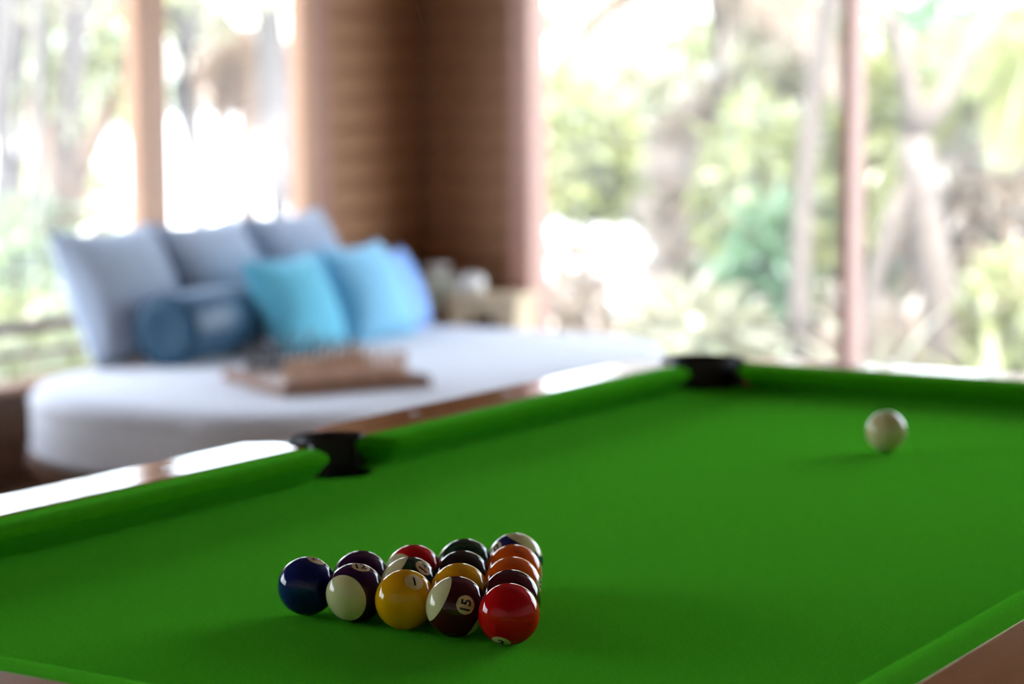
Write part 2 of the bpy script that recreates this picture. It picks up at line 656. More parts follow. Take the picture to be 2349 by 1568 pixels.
    for c, an in zip(corners, (225, 315, 45, 135)):
        pocket(c, radians(an), radians(100))

    # body and legs
    bm = bmesh.new()
    for (x0, x1, y0, y1) in [(-hx - 0.14, -hx - 0.125, -hy - 0.14, hy + 0.14), (hx + 0.125, hx + 0.14, -hy - 0.14, hy + 0.14),
                             (-hx - 0.125, hx + 0.125, -hy - 0.14, -hy - 0.125), (-hx - 0.125, hx + 0.125, hy + 0.125, hy + 0.14)]:
        box(bm, x0, x1, y0, y1, H - 0.24, H - 0.061)
    obj('apron', bm, RAIL_WOOD, T)
    for sx in (-1, 1):
        for sy in (-1, 1):
            bm = bmesh.new()
            lathe(bm, [(0.0, 0), (0.05, 0), (0.06, 0.04), (0.045, 0.08), (0.055, 0.2), (0.075, 0.38), (0.06, 0.47), (0.08, 0.5),
                       (0.085, H - 0.24)], 20)
            obj('leg', bm, RAIL_WOOD, T, smooth=True, loc=(sx * (hx - 0.05), sy * (hy - 0.12), 0))


build_table()

# ------------------------------------------------------------------ balls
DB = 0.05715
RB = DB / 2
CAP = radians(52)


def ball_mat(name, col, stripe):
    m = bpy.data.materials.new(name)
    m.use_nodes = True
    nt = m.node_tree
    b = nt.nodes['Principled BSDF']
    b.inputs['Roughness'].default_value = 0.05
    b.inputs['Specular IOR Level'].default_value = 0.5
    b.inputs['Base Color'].default_value = (*col, 1)
    if stripe:
        tc = nt.nodes.new('ShaderNodeTexCoord')
        sp = nt.nodes.new('ShaderNodeSeparateXYZ')
        ab = nt.nodes.new('ShaderNodeMath')
        ab.operation = 'ABSOLUTE'
        gt = nt.nodes.new('ShaderNodeMath')
        gt.operation = 'GREATER_THAN'
        gt.inputs[1].default_value = RB * cos(CAP)
        mx = nt.nodes.new('ShaderNodeMix')
        mx.data_type = 'RGBA'
        mx.inputs['A'].default_value = (*col, 1)
        mx.inputs['B'].default_value = (*IVORY, 1)
        nt.links.new(tc.outputs['Object'], sp.inputs[0])
        nt.links.new(sp.outputs['Z'], ab.inputs[0])
        nt.links.new(ab.outputs[0], gt.inputs[0])
        nt.links.new(gt.outputs[0], mx.inputs['Factor'])
        nt.links.new(mx.outputs['Result'], b.inputs['Base Color'])
    return m


IVORY = (0.97, 0.90, 0.50)
DISC_M = mat('number_disc_ivory', (0.95, 0.74, 0.45), 0.15, coat=0.5)
INK = mat('number_ink', (0.012, 0.010, 0.010), 0.2, coat=0.5)


def sphere_mesh(name, m):
    bm = bmesh.new()
    bmesh.ops.create_uvsphere(bm, u_segments=72, v_segments=40, radius=RB)
    me = bpy.data.meshes.new(name)
    bm.to_mesh(me)
    bm.free()
    for p in me.polygons:
        p.use_smooth = True
    me.materials.append(m)
    return me


def text_bm(s, size):
    cu = bpy.data.curves.new('t', 'FONT')
    cu.body = s
    cu.size = size
    cu.align_x = 'CENTER'
    cu.align_y = 'CENTER'
    cu.resolution_u = 4
    cu.offset = size * 0.022
    o = bpy.data.objects.new('t', cu)
    COL.objects.link(o)
    bpy.context.view_layer.update()
    dg = bpy.context.evaluated_depsgraph_get()
    me = bpy.data.meshes.new_from_object(o.evaluated_get(dg))
    bpy.data.objects.remove(o)
    bpy.data.curves.remove(cu)
    bm = bmesh.new()
    bm.from_mesh(me)
    bpy.data.meshes.remove(me)
    xs = [v.co.x for v in bm.verts]
    ys = [v.co.y for v in bm.verts]
    cx, cy = (min(xs) + max(xs)) / 2, (min(ys) + max(ys)) / 2
    for v in bm.verts:
        v.co.x -= cx
        v.co.y -= cy
    bmesh.ops.triangulate(bm, faces=bm.faces)
    for _ in range(2):
        bmesh.ops.subdivide_edges(bm, edges=[e for e in bm.edges if e.calc_length() > 0.0018], cuts=1)
        bmesh.ops.triangulate(bm, faces=bm.faces)
    return bm


def make_ball(num, col, stripe, pos, disc, pole, tup, label):
    """disc, pole, tup: directions in the viewer's frame (right, up, towards viewer)"""
    c = Vector((pos[0], pos[1], CLOTH + RB))
    t = (Vector((0, 0, CAMZ)) - c).normalized()
    right = Vector((cos(YAW), sin(YAW), 0))
    right = (right - t * right.dot(t)).normalized()
    up = t.cross(right)
    W = lambda d: (right * d[0] + up * d[1] + t * d[2]).normalized()
    if pole:
        z = W(pole)
        x = W(disc)
        x = (x - z * x.dot(z)).normalized()
    else:
        x = W(disc)
        z = W(tup)
        z = (z - x * z.dot(x)).normalized()
    y = z.cross(x)
    M = Matrix((x, y, z)).transposed().to_4x4()
    M.translation = c
    o = bpy.data.objects.new('pool_ball', sphere_mesh('pool_ball', ball_mat('ball_%s' % num, col, stripe)))
    COL.objects.link(o)
    tag(o, label, 'pool ball', 'racked pool balls on the green cloth')
    o.matrix_world = M
    tl = M.to_3x3().inverted() @ W(tup)
    for sg in (1, -1):
        ax = Vector((sg, 0, 0))
        tu = (tl - ax * tl.dot(ax))
        if tu.length < 0.05:
            tu = Vector((0, 0, 1))
        tu.normalize()
        tr = tu.cross(ax)
        bm = bmesh.new()
        N, Rg, ra = 32, 5, radians(19)
        rings = [[bm.verts.new(ax * (RB + 0.00012))]]
        for k in range(1, Rg + 1):
            a = ra * k / Rg
            rad = RB + (0.00012 if k < Rg else -0.00005)
            rings.append([bm.verts.new((ax * cos(a) + (tr * cos(2 * pi * i / N) + tu * sin(2 * pi * i / N)) * sin(a)) * rad)
                          for i in range(N)])
        for i in range(N):
            bm.faces.new((rings[0][0], rings[1][i], rings[1][(i + 1) % N]))
        for a, b in zip(rings[1:], rings[2:]):
            for i in range(N):
                j = (i + 1) % N
                bm.faces.new((a[i], b[i], b[j], a[j]))
        dsk = obj('number_disc', bm, DISC_M, o, smooth=True)
        dsk['label'] = 'ivory disc with the number %s' % num
        bm = text_bm(str(num), RB * 0.47)
        for v in bm.verts:
            d = ax * RB + tr * v.co.x + tu * v.co.y
            v.co = d.normalized() * (RB + 0.0003)
        obj('number', bm, INK, dsk)
    return o


def build_balls():
    rx, ry = -0.0043, 1.9498       # nearest-corner ball, viewer ground frame
    ang, sp = 0.0270, 1.0108
    e2 = Vector((sin(ang), cos(ang)))
    b = ang - pi / 3
    e1 = Vector((sin(b), cos(b)))
    P = {}
    cols = [['3', '7', '5', '13', '10'], ['15', '9', '8', '6'], ['1', '14', '11'], ['12', '4'], ['2']]
    for i, cc in enumerate(cols):
        for j, nme in enumerate(cc):
            q = Vector((rx, ry)) + (e1 * i + e2 * j) * sp * DB
            P[nme] = c2w(q.x, q.y)
    YEL, BLU, RED = (1.0, 0.47, 0.003), (0.003, 0.014, 0.15), (0.78, 0.002, 0.006)
    PUR, ORA, GRN = (0.035, 0.006, 0.055), (0.95, 0.13, 0.004), (0.008, 0.045, 0.022)
    MAR, BLK = (0.085, 0.006, 0.010), (0.008, 0.006, 0.007)
    D = [
        # num, colour, stripe, disc, pole, text up, label
        ('2', BLU, 0, (0.31, 0.89, 0.30), None, (-0.8, 0.1, 0.6), 'solid dark blue pool ball at the lone tip of the rack'),
        ('12', PUR, 1, (0.09, 0.82, 0.56), (-0.51, -0.27, 0.81), (-0.20, 0.4, -0.9), 'purple striped number 12 ball with ivory end showing'),
        ('1', YEL, 0, (0.31, 0.60, 0.74), None, (-0.16, 0.85, -0.5), 'solid yellow number 1 ball in the front of the rack'),
        ('15', MAR, 1, (0.31, 0.06, 0.95), (-0.87, 0.425, 0.257), (-0.95, 0.22, 0.2), 'maroon striped number 15 ball showing its number sideways'),
        ('3', RED, 0, (-0.255, -0.89, 0.37), None, (0, 0.3, 0.9), 'solid bright red pool ball at the near corner of the rack'),
        ('4', PUR, 0, (0.0, -0.35, 0.93), None, (0, 1, 0), 'solid purple pool ball behind the number 12 ball'),
        ('14', GRN, 1, (0.50, 0.62, 0.58), (-0.80, 0.55, 0.10), (-0.75, 0.62, 0.0), 'dark green striped number 14 ball behind the number 1 ball'),
        ('9', YEL, 1, (1.0, -0.1, 0.0), (0.0, -0.6, 0.8), (0, 1, 0), 'yellow pool ball behind the number 15 ball'),
        ('7', MAR, 0, (0.0, -0.35, 0.93), None, (0, 1, 0), 'solid maroon pool ball directly behind the red corner ball'),
        ('11', RED, 1, (0.45, -0.75, 0.45), (-0.66, -0.16, 0.72), (0, 1, 0), 'red striped pool ball between the purple and green balls'),
        ('8', BLK, 0, (0.0, -0.35, 0.93), None, (0, 1, 0), 'solid black pool ball in the middle of the rack'),
        ('5', ORA, 0, (0.94, 0.10, 0.28), None, (0, 1, 0), 'orange pool ball right behind the maroon ball'),
        ('6', GRN, 0, (-0.80, 0.58, -0.02), None, (0, 1, 0), 'solid dark green pool ball on the back edge of the rack'),
        ('13', ORA, 1, (1.0, 0.0, 0.0), (0.0, -0.6, 0.8), (0, 1, 0), 'orange pool ball in front of the number 10 ball'),
        ('10', (0.012, 0.02, 0.14), 1, (-0.66, 0.50, 0.52), (0.50, 0.86, 0.0), (-0.5, 0.6, 0.0), 'blue striped number 10 ball at the back corner of the rack'),
    ]
    for num, col, st, disc, pole, tup, lab in D:
        make_ball(num, col, st, P[num], disc, pole, tup, lab)
    x, y = c2w(0.5284, 3.0274)
    cue = bpy.data.objects.new('cue_ball', sphere_mesh('cue_ball', ball_mat('ball_cue', (0.95, 0.78, 0.46), 0)))
    COL.objects.link(cue)
    cue.location = (x, y, CLOTH + RB)
    tag(cue, 'plain cream cue ball alone near the far cushion', 'pool ball')


build_balls()

# ------------------------------------------------------------------ daybed
BED = 0.42
BX0, BX1, BY0, BY1 = -5.32, -3.82, 4.88, 7.40


def rrect(x0, x1, y0, y1, r, n=10):
    pts = []
    r0, rb = r, r + 0.28       # the corner by the window is rounder
    for cx, cy, a in ((x1 - r, y0 + r, -90), (x1 - r, y1 - r, 0), (x0 + r, y1 - r, 90), (x0 + rb, y0 + rb, 180)):
        r = rb if a == 180 else r0
        for k in range(n + 1):
            t = radians(a + 90 * k / n)
            pts.append((cx + r * cos(t), cy + r * sin(t)))
    return pts


def build_daybed():
    cx, cy = (BX0 + BX1) / 2, (BY0 + BY1) / 2
    T = thing('daybed', 'low wide daybed with thick white mattress on a wooden base', 'daybed', (cx, cy, 0))
    w, d = (BX1 - BX0) / 2, (BY1 - BY0) / 2
    bm = bmesh.new()
    prism(bm, rrect(-w + 0.03, w - 0.03, -d + 0.03, d - 0.03, 0.42), 0.0, 0.165)
    obj('base', bm, WOOD_DARK, T)
    bm = bmesh.new()
    prism(bm, rrect(-w - 0.01, w + 0.01, -d - 0.01, d + 0.01, 0.44), 0.165, 0.192, bev=0.006)
    obj('base_top', bm, WOOD_DARK, T)
    # mattress: stacked rounded outlines
    bm = bmesh.new()
    rings = []
    for ins, z in [(0.03, 0.192), (0.008, 0.205), (0, 0.23), (0, 0.37), (0.006, 0.395), (0.022, 0.412), (0.05, 0.42), (0.2, 0.424)]:
        rings.append([bm.verts.new((x, y, z)) for x, y in rrect(-w + ins, w - ins, -d + ins, d - ins, max(0.44 - ins, 0.05))])
    n = len(rings[0])
    for a, b in zip(rings, rings[1:]):
        for k in range(n):
            bm.faces.new((a[k], a[(k + 1) % n], b[(k + 1) % n], b[k]))
    bm.faces.new(rings[-1])
    bm.faces.new(list(reversed(rings[0])))
    mt = obj('mattress', bm, LINEN, T, smooth=True)
    for z in (0.226, 0.376):
        bm = bmesh.new()
        pts = [(x, y, z) for x, y in rrect(-w - 0.001, w + 0.001, -d - 0.001, d + 0.001, 0.44)]
        tube(bm, pts + pts[:1], 0.005, 6)
        obj('piping', bm, LINEN, mt, smooth=True)


build_daybed()


def pillow_bm(w, h, t, pinch=0.10, n=22):
    """pillow in its own frame: width along Y, height along Z (0..h), faces along X"""
    bm = bmesh.new()
    def P(i, j, side):
        a = -1 + 2 * i / n
        b = -1 + 2 * j / n
        # ears: edges pulled in between the corners
        y = a * (1 - pinch * (1 - b * b) * abs(a) ** 1.5)
        z = b * (1 - pinch * (1 if b > 0 else 0.2) * (1 - a * a) * abs(b) ** 1.5)
        k = max(0.0, (1 - a * a) * (1 - b * b))
        th = t / 2 * (k ** 0.42)
        return (side * th, y * w / 2, h / 2 + z * h / 2)
    F, B = {}, {}
    for i in range(n + 1):
        for j in range(n + 1):
            F[i, j] = bm.verts.new(P(i, j, 1))
            if 0 < i < n and 0 < j < n:
                B[i, j] = bm.verts.new(P(i, j, -1))
            else:
                B[i, j] = F[i, j]
    for i in range(n):
        for j in range(n):
            bm.faces.new((F[i, j], F[i + 1, j], F[i + 1, j + 1], F[i, j + 1]))
            q = [B[i, j], B[i, j + 1], B[i + 1, j + 1], B[i + 1, j]]
            bm.faces.new(q)
    # seam piping round the edge
    return bm


def pillow(name, label, m, w, h, t, base, lean, turn, pinch=0.13, group=None, roll=0.0):
    """base: point under the middle of the lower edge; lean back towards -X (radians); turn about Z"""
    T = thing(name, label, 'cushion', base, turn, group)
    o = obj('cover', pillow_bm(w, h, t, pinch), m, T, smooth=True)
    o.rotation_euler = (roll, -lean, 0)
    bm = bmesh.new()
    n = 22
    pts = []
    for a, b in [(-1 + 2 * i / n, -1) for i in range(n)] + [(1, -1 + 2 * i / n) for i in range(n)] + \
            [(1 - 2 * i / n, 1) for i in range(n)] + [(-1, 1 - 2 * i / n) for i in range(n)]:
        y = a * (1 - pinch * (1 - b * b) * abs(a) ** 1.5)
        z = b * (1 - pinch * (1 if b > 0 else 0.2) * (1 - a * a) * abs(b) ** 1.5)
        pts.append((0, y * w / 2, h / 2 + z * h / 2))
    tube(bm, pts + pts[:1], 0.004, 6)
    s = obj('seam', bm, m, o, smooth=True)
    return T


def build_pillows():
    g = 'grey cushions along the window'
    zb = BED + 0.006
    L = math.atan2(0.20, 0.44)
    pillow('grey_cushion', 'large grey cushion at the near end of the row, behind the bolster', GREY_FAB, 0.56, 0.52, 0.26,
           (-5.235, 5.81, zb), L, 0.05, group=g)
    pillow('grey_cushion', 'large grey cushion in the middle of the row, under the window post', GREY_FAB, 0.56, 0.52, 0.26,
           (-5.235, 6.33, zb), L, 0.10, group=g)
    pillow('grey_cushion', 'large grey cushion at the far end of the row, near the plank corner', GREY_FAB, 0.56, 0.53, 0.26,
           (-5.24, 6.86, zb), L, 0.06, group=g)
    pillow('turquoise_cushion', 'small turquoise cushion leaning beside the dark blue bolster', TEAL_FAB, 0.44, 0.38, 0.20,
           (-4.89, 6.34, zb), 0.45, 0.06, group='small blue cushions')
    pillow('turquoise_cushion', 'small sky blue cushion leaning in front of the far grey cushion', SKY_FAB, 0.44, 0.40, 0.20,
           (-4.90, 6.80, zb), 0.45, 0.04, group='small blue cushions')
    pillow('blue_cushion', 'periwinkle blue cushion half hidden at the end of the row', PERI_FAB, 0.40, 0.34, 0.15,
           (-5.02, 7.16, zb), 0.40, 0.25, group='small blue cushions')
    # bolster
    T = thing('bolster', 'dark blue cylindrical bolster lying in front of the grey cushion', 'cushion', (-5.03, 5.67, zb), radians(12))
    R, Ln = 0.126, 0.60
    bm = bmesh.new()
    prof = [(0, 0.008), (R * 0.5, 0.004), (R * 0.85, 0.0), (R * 0.95, 0.004), (R, 0.016), (R * 1.01, Ln / 2), (R, Ln - 0.016),
            (R * 0.95, Ln - 0.004), (R * 0.85, Ln), (0, Ln - 0.008)]
    lathe(bm, prof, 40)
    bmesh.ops.rotate(bm, verts=bm.verts, cent=(0, 0, 0), matrix=Matrix.Rotation(-pi / 2, 3, 'X'))
    bmesh.ops.translate(bm, verts=bm.verts, vec=(0, 0, R))
    bmesh.ops.recalc_face_normals(bm, faces=bm.faces)
    c = obj('cover', bm, NAVY_FAB, T, smooth=True)
    for yy in (0.012, Ln - 0.012):
        bm = bmesh.new()
        pts = [((R + 0.001) * cos(2 * pi * k / 40), yy, R + (R + 0.001) * sin(2 * pi * k / 40)) for k in range(41)]
        tube(bm, pts, 0.004, 6)
        obj('piping', bm, NAVY_FAB, c, smooth=True)


build_pillows()

# ------------------------------------------------------------------ chess set
def build_chess():
    S = 0.52
    zc = BED + 0.005
    CX_, CY_, A = -4.295, 5.62, radians(61)
    th = 0.036
    T = thing('chess_board', 'wooden chess board set with pieces on the white mattress', 'chess board', (CX_, CY_, zc), A)
    bm = bmesh.new()
    box(bm, -S / 2, S / 2, -S / 2, S / 2, 0, th, bev=0.004)
    obj('board_body', bm, BOARD_WOOD, T)
    q = 0.054
    mes = {}
    for i in range(8):
        for j in range(8):
            k = (i + j) % 2
            if k not in mes:
                bm = bmesh.new()
                box(bm, -q / 2 + 0.0004, q / 2 - 0.0004, -q / 2 + 0.0004, q / 2 - 0.0004, 0, 0.002)
                o = obj('square', bm, BOARD_PALE if k else BOARD_DK, T)
                mes[k] = o.data
            else:
                o = share('square', mes[k], T)
            o.location = ((i - 3.5) * q, (j - 3.5) * q, th)
    ztop = zc + th + 0.002

    base = [(0.0, 0), (0.020, 0), (0.021, 0.004), (0.019, 0.010), (0.014, 0.015)]
    def pawn():
        bm = bmesh.new()
        lathe(bm, base + [(0.009, 0.026), (0.007, 0.040), (0.012, 0.043), (0.007, 0.046), (0.011, 0.053), (0.011, 0.058),
                          (0.007, 0.064), (0, 0.066)], 16)
        return bm
    def rook():
        bm = bmesh.new()
        lathe(bm, base + [(0.012, 0.030), (0.011, 0.052), (0.016, 0.056), (0.016, 0.070), (0.011, 0.070), (0.011, 0.064), (0, 0.064)], 16)
        return bm
    def bishop():
        bm = bmesh.new()
        lathe(bm, base + [(0.010, 0.030), (0.008, 0.056), (0.014, 0.059), (0.008, 0.063), (0.0125, 0.072), (0.010, 0.082), (0.003, 0.090),
                          (0.0045, 0.093), (0.003, 0.096), (0, 0.097)], 16)
        return bm
    def queen():
        bm = bmesh.new()
        lathe(bm, base + [(0.011, 0.032), (0.009, 0.070), (0.015, 0.074), (0.009, 0.078), (0.015, 0.095), (0.012, 0.093), (0.007, 0.097),
                          (0.005, 0.102), (0, 0.104)], 16)
        return bm
    def king():
        bm = bmesh.new()
        lathe(bm, base + [(0.012, 0.034), (0.010, 0.074), (0.016, 0.078), (0.010, 0.082), (0.015, 0.098), (0.008, 0.102), (0, 0.103)], 16)
        box(bm, -0.002, 0.002, -0.002, 0.002, 0.102, 0.117)
        box(bm, -0.002, 0.002, -0.006, 0.006, 0.108, 0.112)
        return bm
    def knight():
        bm = bmesh.new()
        lathe(bm, base + [(0.013, 0.022), (0, 0.024)], 16)
        prof = [(-0.012, 0.02), (0.012, 0.02), (0.010, 0.034), (0.005, 0.045), (0.009, 0.047), (0.017, 0.044), (0.019, 0.050),
                (0.012, 0.062), (0.004, 0.072), (0.001, 0.078), (-0.002, 0.071), (-0.010, 0.062), (-0.014, 0.045)]
        n0 = len(bm.verts)
        a = [bm.verts.new((x, -0.006, z)) for x, z in prof]
        b = [bm.verts.new((x, 0.006, z)) for x, z in prof]
        bm.faces.new(a)
        bm.faces.new(list(reversed(b)))
        for k in range(len(prof)):
            j = (k + 1) % len(prof)
            bm.faces.new((a[j], a[k], b[k], b[j]))
        return bm
    makers = {'rook': rook, 'knight': knight, 'bishop': bishop, 'queen': queen, 'king': king, 'pawn': pawn}
    order = ['rook', 'knight', 'bishop', 'queen', 'king', 'bishop', 'knight', 'rook']
    place = ["near the bolster's end of", 'second from the bolster end in', 'third from the bolster end in', 'left of the middle in',
             'right of the middle in', 'third from the garden end in', 'second from the garden end in', 'at the garden end of']
    cache = {}

    def put(kind, dark, i, j, label):
        key = (kind, dark)
        x, y = (i - 3.5) * q, (j - 3.5) * q
        wx, wy = CX_ + x * cos(A) - y * sin(A), CY_ + x * sin(A) + y * cos(A)
        if key not in cache:
            o = obj('chess_' + kind, makers[kind](), CHESS_DARK if dark else CHESS_LIGHT, None, smooth=True)
            cache[key] = o.data
        else:
            o = share('chess_' + kind, cache[key])
        o.location = (wx, wy, ztop)
        o.scale = (0.96, 0.96, 1.06)
        o.rotation_euler = (0, 0, A + (-pi / 2 if dark else pi / 2) + RND.uniform(-0.2, 0.2))
        tag(o, label, 'chess piece', 'dark chess pieces' if dark else 'light chess pieces')
    for dark in (0, 1):
        cw = 'dark' if dark else 'light brown'
        for i in range(8):
            put(order[i], dark, i, 7 if dark else 0, '%s wooden chess %s %s the %s back row' % (cw, order[i], place[i], cw.split()[0]))
            put('pawn', dark, i, 6 if dark else 1, '%s wooden chess pawn %s the %s pawn row' % (cw, place[i], cw.split()[0]))


build_chess()

# ------------------------------------------------------------------ small furniture in the corner
def build_corner():
    # arched cream stool
    T = thing('stool', 'cream wooden stool with an arched opening beyond the daybed', 'stool', (-5.00, 7.72, 0), radians(12))
    bm = bmesh.new()
    W, Hh, Dp = 0.30, 0.525, 0.24
    pts = [(-W / 2, 0), (-W / 2 + 0.05, 0)]
    for k in range(13):
        t = pi - pi * k / 12
        pts.append(((W / 2 - 0.055) * cos(t), 0.34 + 0.11 * sin(t)))
    pts += [(W / 2 - 0.05, 0), (W / 2, 0), (W / 2, Hh - 0.03), (-W / 2, Hh - 0.03)]
    a = [bm.verts.new((x, -Dp / 2, z)) for x, z in pts]
    b = [bm.verts.new((x, Dp / 2, z)) for x, z in pts]
    bm.faces.new(list(a))
    bm.faces.new(list(reversed(b)))
    for k in range(len(pts)):
        j = (k + 1) % len(pts)
        bm.faces.new((a[j], a[k], b[k], b[j]))
    bmesh.ops.recalc_face_normals(bm, faces=bm.faces)
    obj('frame', bm, CREAM_WOOD, T)
    bxo('seat', CREAM_WOOD, (-W / 2 - 0.012, W / 2 + 0.012, -Dp / 2 - 0.012, Dp / 2 + 0.012, Hh - 0.03, Hh), T, bev=0.006)
    # white jar on the stool
    J = thing('jar', 'white ceramic jar standing on the cream stool', 'jar', (-5.085, 7.68, 0.525))
    bm = bmesh.new()
    lathe(bm, [(0, 0), (0.055, 0), (0.062, 0.008), (0.064, 0.06), (0.058, 0.068), (0.05, 0.069), (0.05, 0.02), (0, 0.018)], 28)
    obj('body', bm, WHITE_CER, J, smooth=True)
    bm = bmesh.new()
    lathe(bm, [(0.056, 0.069), (0.058, 0.074), (0.03, 0.080), (0.010, 0.082), (0.010, 0.089), (0, 0.092)], 28)
    obj('lid', bm, WHITE_CER, J, smooth=True)
    # woven chest with towels
    C_ = thing('chest', 'brown woven chest between the cushions and the stool', 'chest', (-5.33, 7.71, 0))
    bxo('body', BROWN_BOX, (-0.15, 0.15, -0.15, 0.15, 0, 0.40), C_, bev=0.008)
    bxo('lid', BROWN_BOX, (-0.158, 0.158, -0.158, 0.158, 0.40, 0.45), C_, bev=0.008)
    tw = [('lower', 0.45), ('middle', 0.497), ('upper', 0.544)]
    for nm, z in tw:
        bm = bmesh.new()
        k = {'lower': 0.125, 'middle': 0.118, 'upper': 0.112}[nm]
        box(bm, -k, k, -0.10, 0.10, 0, 0.046, bev=0.015)
        o = obj('towel', bm, GREEN_CLOTHM, None, smooth=False, loc=(-5.33, 7.71, z))
        tag(o, 'pale green folded towel, %s of the stack on the chest' % {'lower': 'lowest', 'middle': 'middle one', 'upper': 'topmost'}[nm],
            'towel', 'folded towels on the chest')
    bm = bmesh.new()
    lathe(bm, [(0, 0), (0.025, 0), (0.028, 0.008), (0.055, 0.035), (0.060, 0.05), (0.056, 0.05), (0.05, 0.036), (0.022, 0.012), (0, 0.010)], 24)
    o = obj('bowl', bm, WHITE_CER, None, smooth=True, loc=(-5.27, 7.70, 0.590))
    tag(o, 'small pale bowl on top of the towel stack', 'bowl')


build_corner()
# ------------------------------------------------------------------ balustrade outside the left windows
def build_balustrade():
    T = thing('balustrade', 'low brown wooden balustrade outside the left window', 'railing', (-5.74, 5.45, 0))
    for z, h in ((0.418, 0.022), (0.505, 0.045)):
        bxo('rail', WOOD_DARK, (-0.025, 0.025, -1.2, 1.55, z, z + h), T, bev=0.005)
    for y in (-1.2, 0.0, 1.5):
        bxo('post', WOOD_DARK, (-0.03, 0.03, y - 0.03, y + 0.03, -0.35, 0.71), T, bev=0.005)


build_balustrade()

# ------------------------------------------------------------------ garden
def leaf_mat(name, a, b):
    m = mat(name, a, 0.2, transl=0.35, spec=0.8, coat=1.0, coat_rough=0.19, noise=((2.2, 2.2, 2.2), b, 0.35, 0.65))
    m.node_tree.nodes['Principled BSDF'].inputs['Coat IOR'].default_value = 1.8   # waxy leaves glint in the sun
    return m


LEAVES = [
    leaf_mat('leaf_yellow_green', (0.34, 0.36, 0.15), (0.26, 0.30, 0.125)),
    leaf_mat('leaf_green', (0.23, 0.32, 0.16), (0.31, 0.36, 0.21)),
    leaf_mat('leaf_olive', (0.37, 0.36, 0.24), (0.29, 0.30, 0.185)),
    leaf_mat('leaf_blue_green', (0.14, 0.28, 0.15), (0.22, 0.36, 0.20)),
    leaf_mat('leaf_dry', (0.41, 0.345, 0.275), (0.32, 0.26, 0.195)),
    leaf_mat('leaf_brown', (0.22, 0.145, 0.085), (0.14, 0.09, 0.05)),
]
BARK = mat('bark_grey', (0.165, 0.145, 0.125), 0.9, noise=((6, 6, 14), (0.13, 0.11, 0.095), 0.35, 0.65))
BARK_BR = mat('bark_brown', (0.20, 0.14, 0.09), 0.9, noise=((6, 6, 14), (0.15, 0.10, 0.065), 0.35, 0.65))
ROOT = mat('root_pale', (0.115, 0.11, 0.11), 0.9)


def px(pxx, pyy, Y):
    """a point of the garden at forward distance Y from where the viewer stands"""
    X = (pxx - 1174.5) / FPX * Y
    z = CAMZ - (pyy - 226) / FPX * Y
    x, y = c2w(X, Y)
    return Vector((x, y, z))


def leaf(bm, p, d, up, L, W, droop=0.25):
    d = d.normalized()
    s = d.cross(up)
    if s.length < 1e-3:
        s = Vector((1, 0, 0))
    s.normalize()
    n = s.cross(d)
    a = bm.verts.new(p)
    m1 = p + d * L * 0.45 + n * 0.04 * L
    b = bm.verts.new(m1 + s * W / 2)
    c = bm.verts.new(m1 - s * W / 2)
    e = bm.verts.new(p + d * L - n * droop * L)
    bm.faces.new((a, b, e))
    bm.faces.new((a, e, c))


def rdir(r, zlo=-1.0, zhi=1.0):
    z = r.uniform(zlo, zhi)
    a = r.uniform(0, 2 * pi)
    k = math.sqrt(max(0, 1 - z * z))
    return Vector((k * cos(a), k * sin(a), z))


def bushy(name, label, cat, base, blobs, nleaf, lsize, m, seed, trunk=None, bark=None, group=None, branches=()):
    """plant with leaf clouds; blobs = [(centre, (rx,ry,rz))], trunk = list of (point, radius)"""
    r = random.Random(seed)
    T = thing(name, label, cat, base, 0, group)
    o0 = Vector(base)
    if trunk:
        bm = bmesh.new()
        tube(bm, [p - o0 for p, _ in trunk], [q for _, q in trunk], 10)
        obj('trunk', bm, bark or BARK, T, smooth=True)
    for br in branches:
        bm = bmesh.new()
        tube(bm, [p - o0 for p, _ in br], [q for _, q in br], 8)
        obj('branch', bm, bark or BARK, T, smooth=True)
    bm = bmesh.new()
    tot = sum(b[1][0] * b[1][2] for b in blobs)
    for c, rad in blobs:
        n = int(nleaf * rad[0] * rad[2] / tot)
        for _ in range(n):
            dd = rdir(r)
            k = r.random() ** 0.4
            p = c - o0 + Vector((dd.x * rad[0], dd.y * rad[1], dd.z * rad[2])) * k
            d = (dd + rdir(r) * 0.8 + Vector((0, 0, -0.35)))
            leaf(bm, p, d, rdir(r), lsize * r.uniform(0.6, 1.3), lsize * r.uniform(0.35, 0.6))
    f = obj('foliage', bm, m, T)
    f['kind'] = 'stuff'
    return T


def frond_mesh(L, W, m, droop, seed, nl=26):
    r = random.Random(seed)
    bm = bmesh.new()
    prev = None
    pts = []
    for k in range(nl + 1):
        t = k / nl
        x = L * (t - 0.25 * droop * t * t)
        z = L * (0.35 * t - droop * t * t)
        pts.append(Vector((x, 0, z)))
    tube(bm, pts, [0.018 * (1 - 0.8 * k / nl) * L / 1.5 for k in range(nl + 1)], 5)
    for k in range(2, nl):
        t = k / nl
        wl = W * math.sin(pi * (0.12 + 0.86 * t)) ** 0.7
        tg = (pts[k + 1] - pts[k - 1]).normalized()
        for s in (-1, 1):
            d = Vector((0, s, 0)) * 0.9 + tg * 0.55 + Vector((0, 0, -0.35 - 0.3 * r.random()))
            leaf(bm, pts[k], d, Vector((0, 0, 1)), wl * r.uniform(0.8, 1.1), 0.045 * L / 1.5, 0.3)
    me = bpy.data.meshes.new('frond')
    bm.to_mesh(me)
    bm.free()
    me.materials.append(m)
    return me


FRONDS = {}


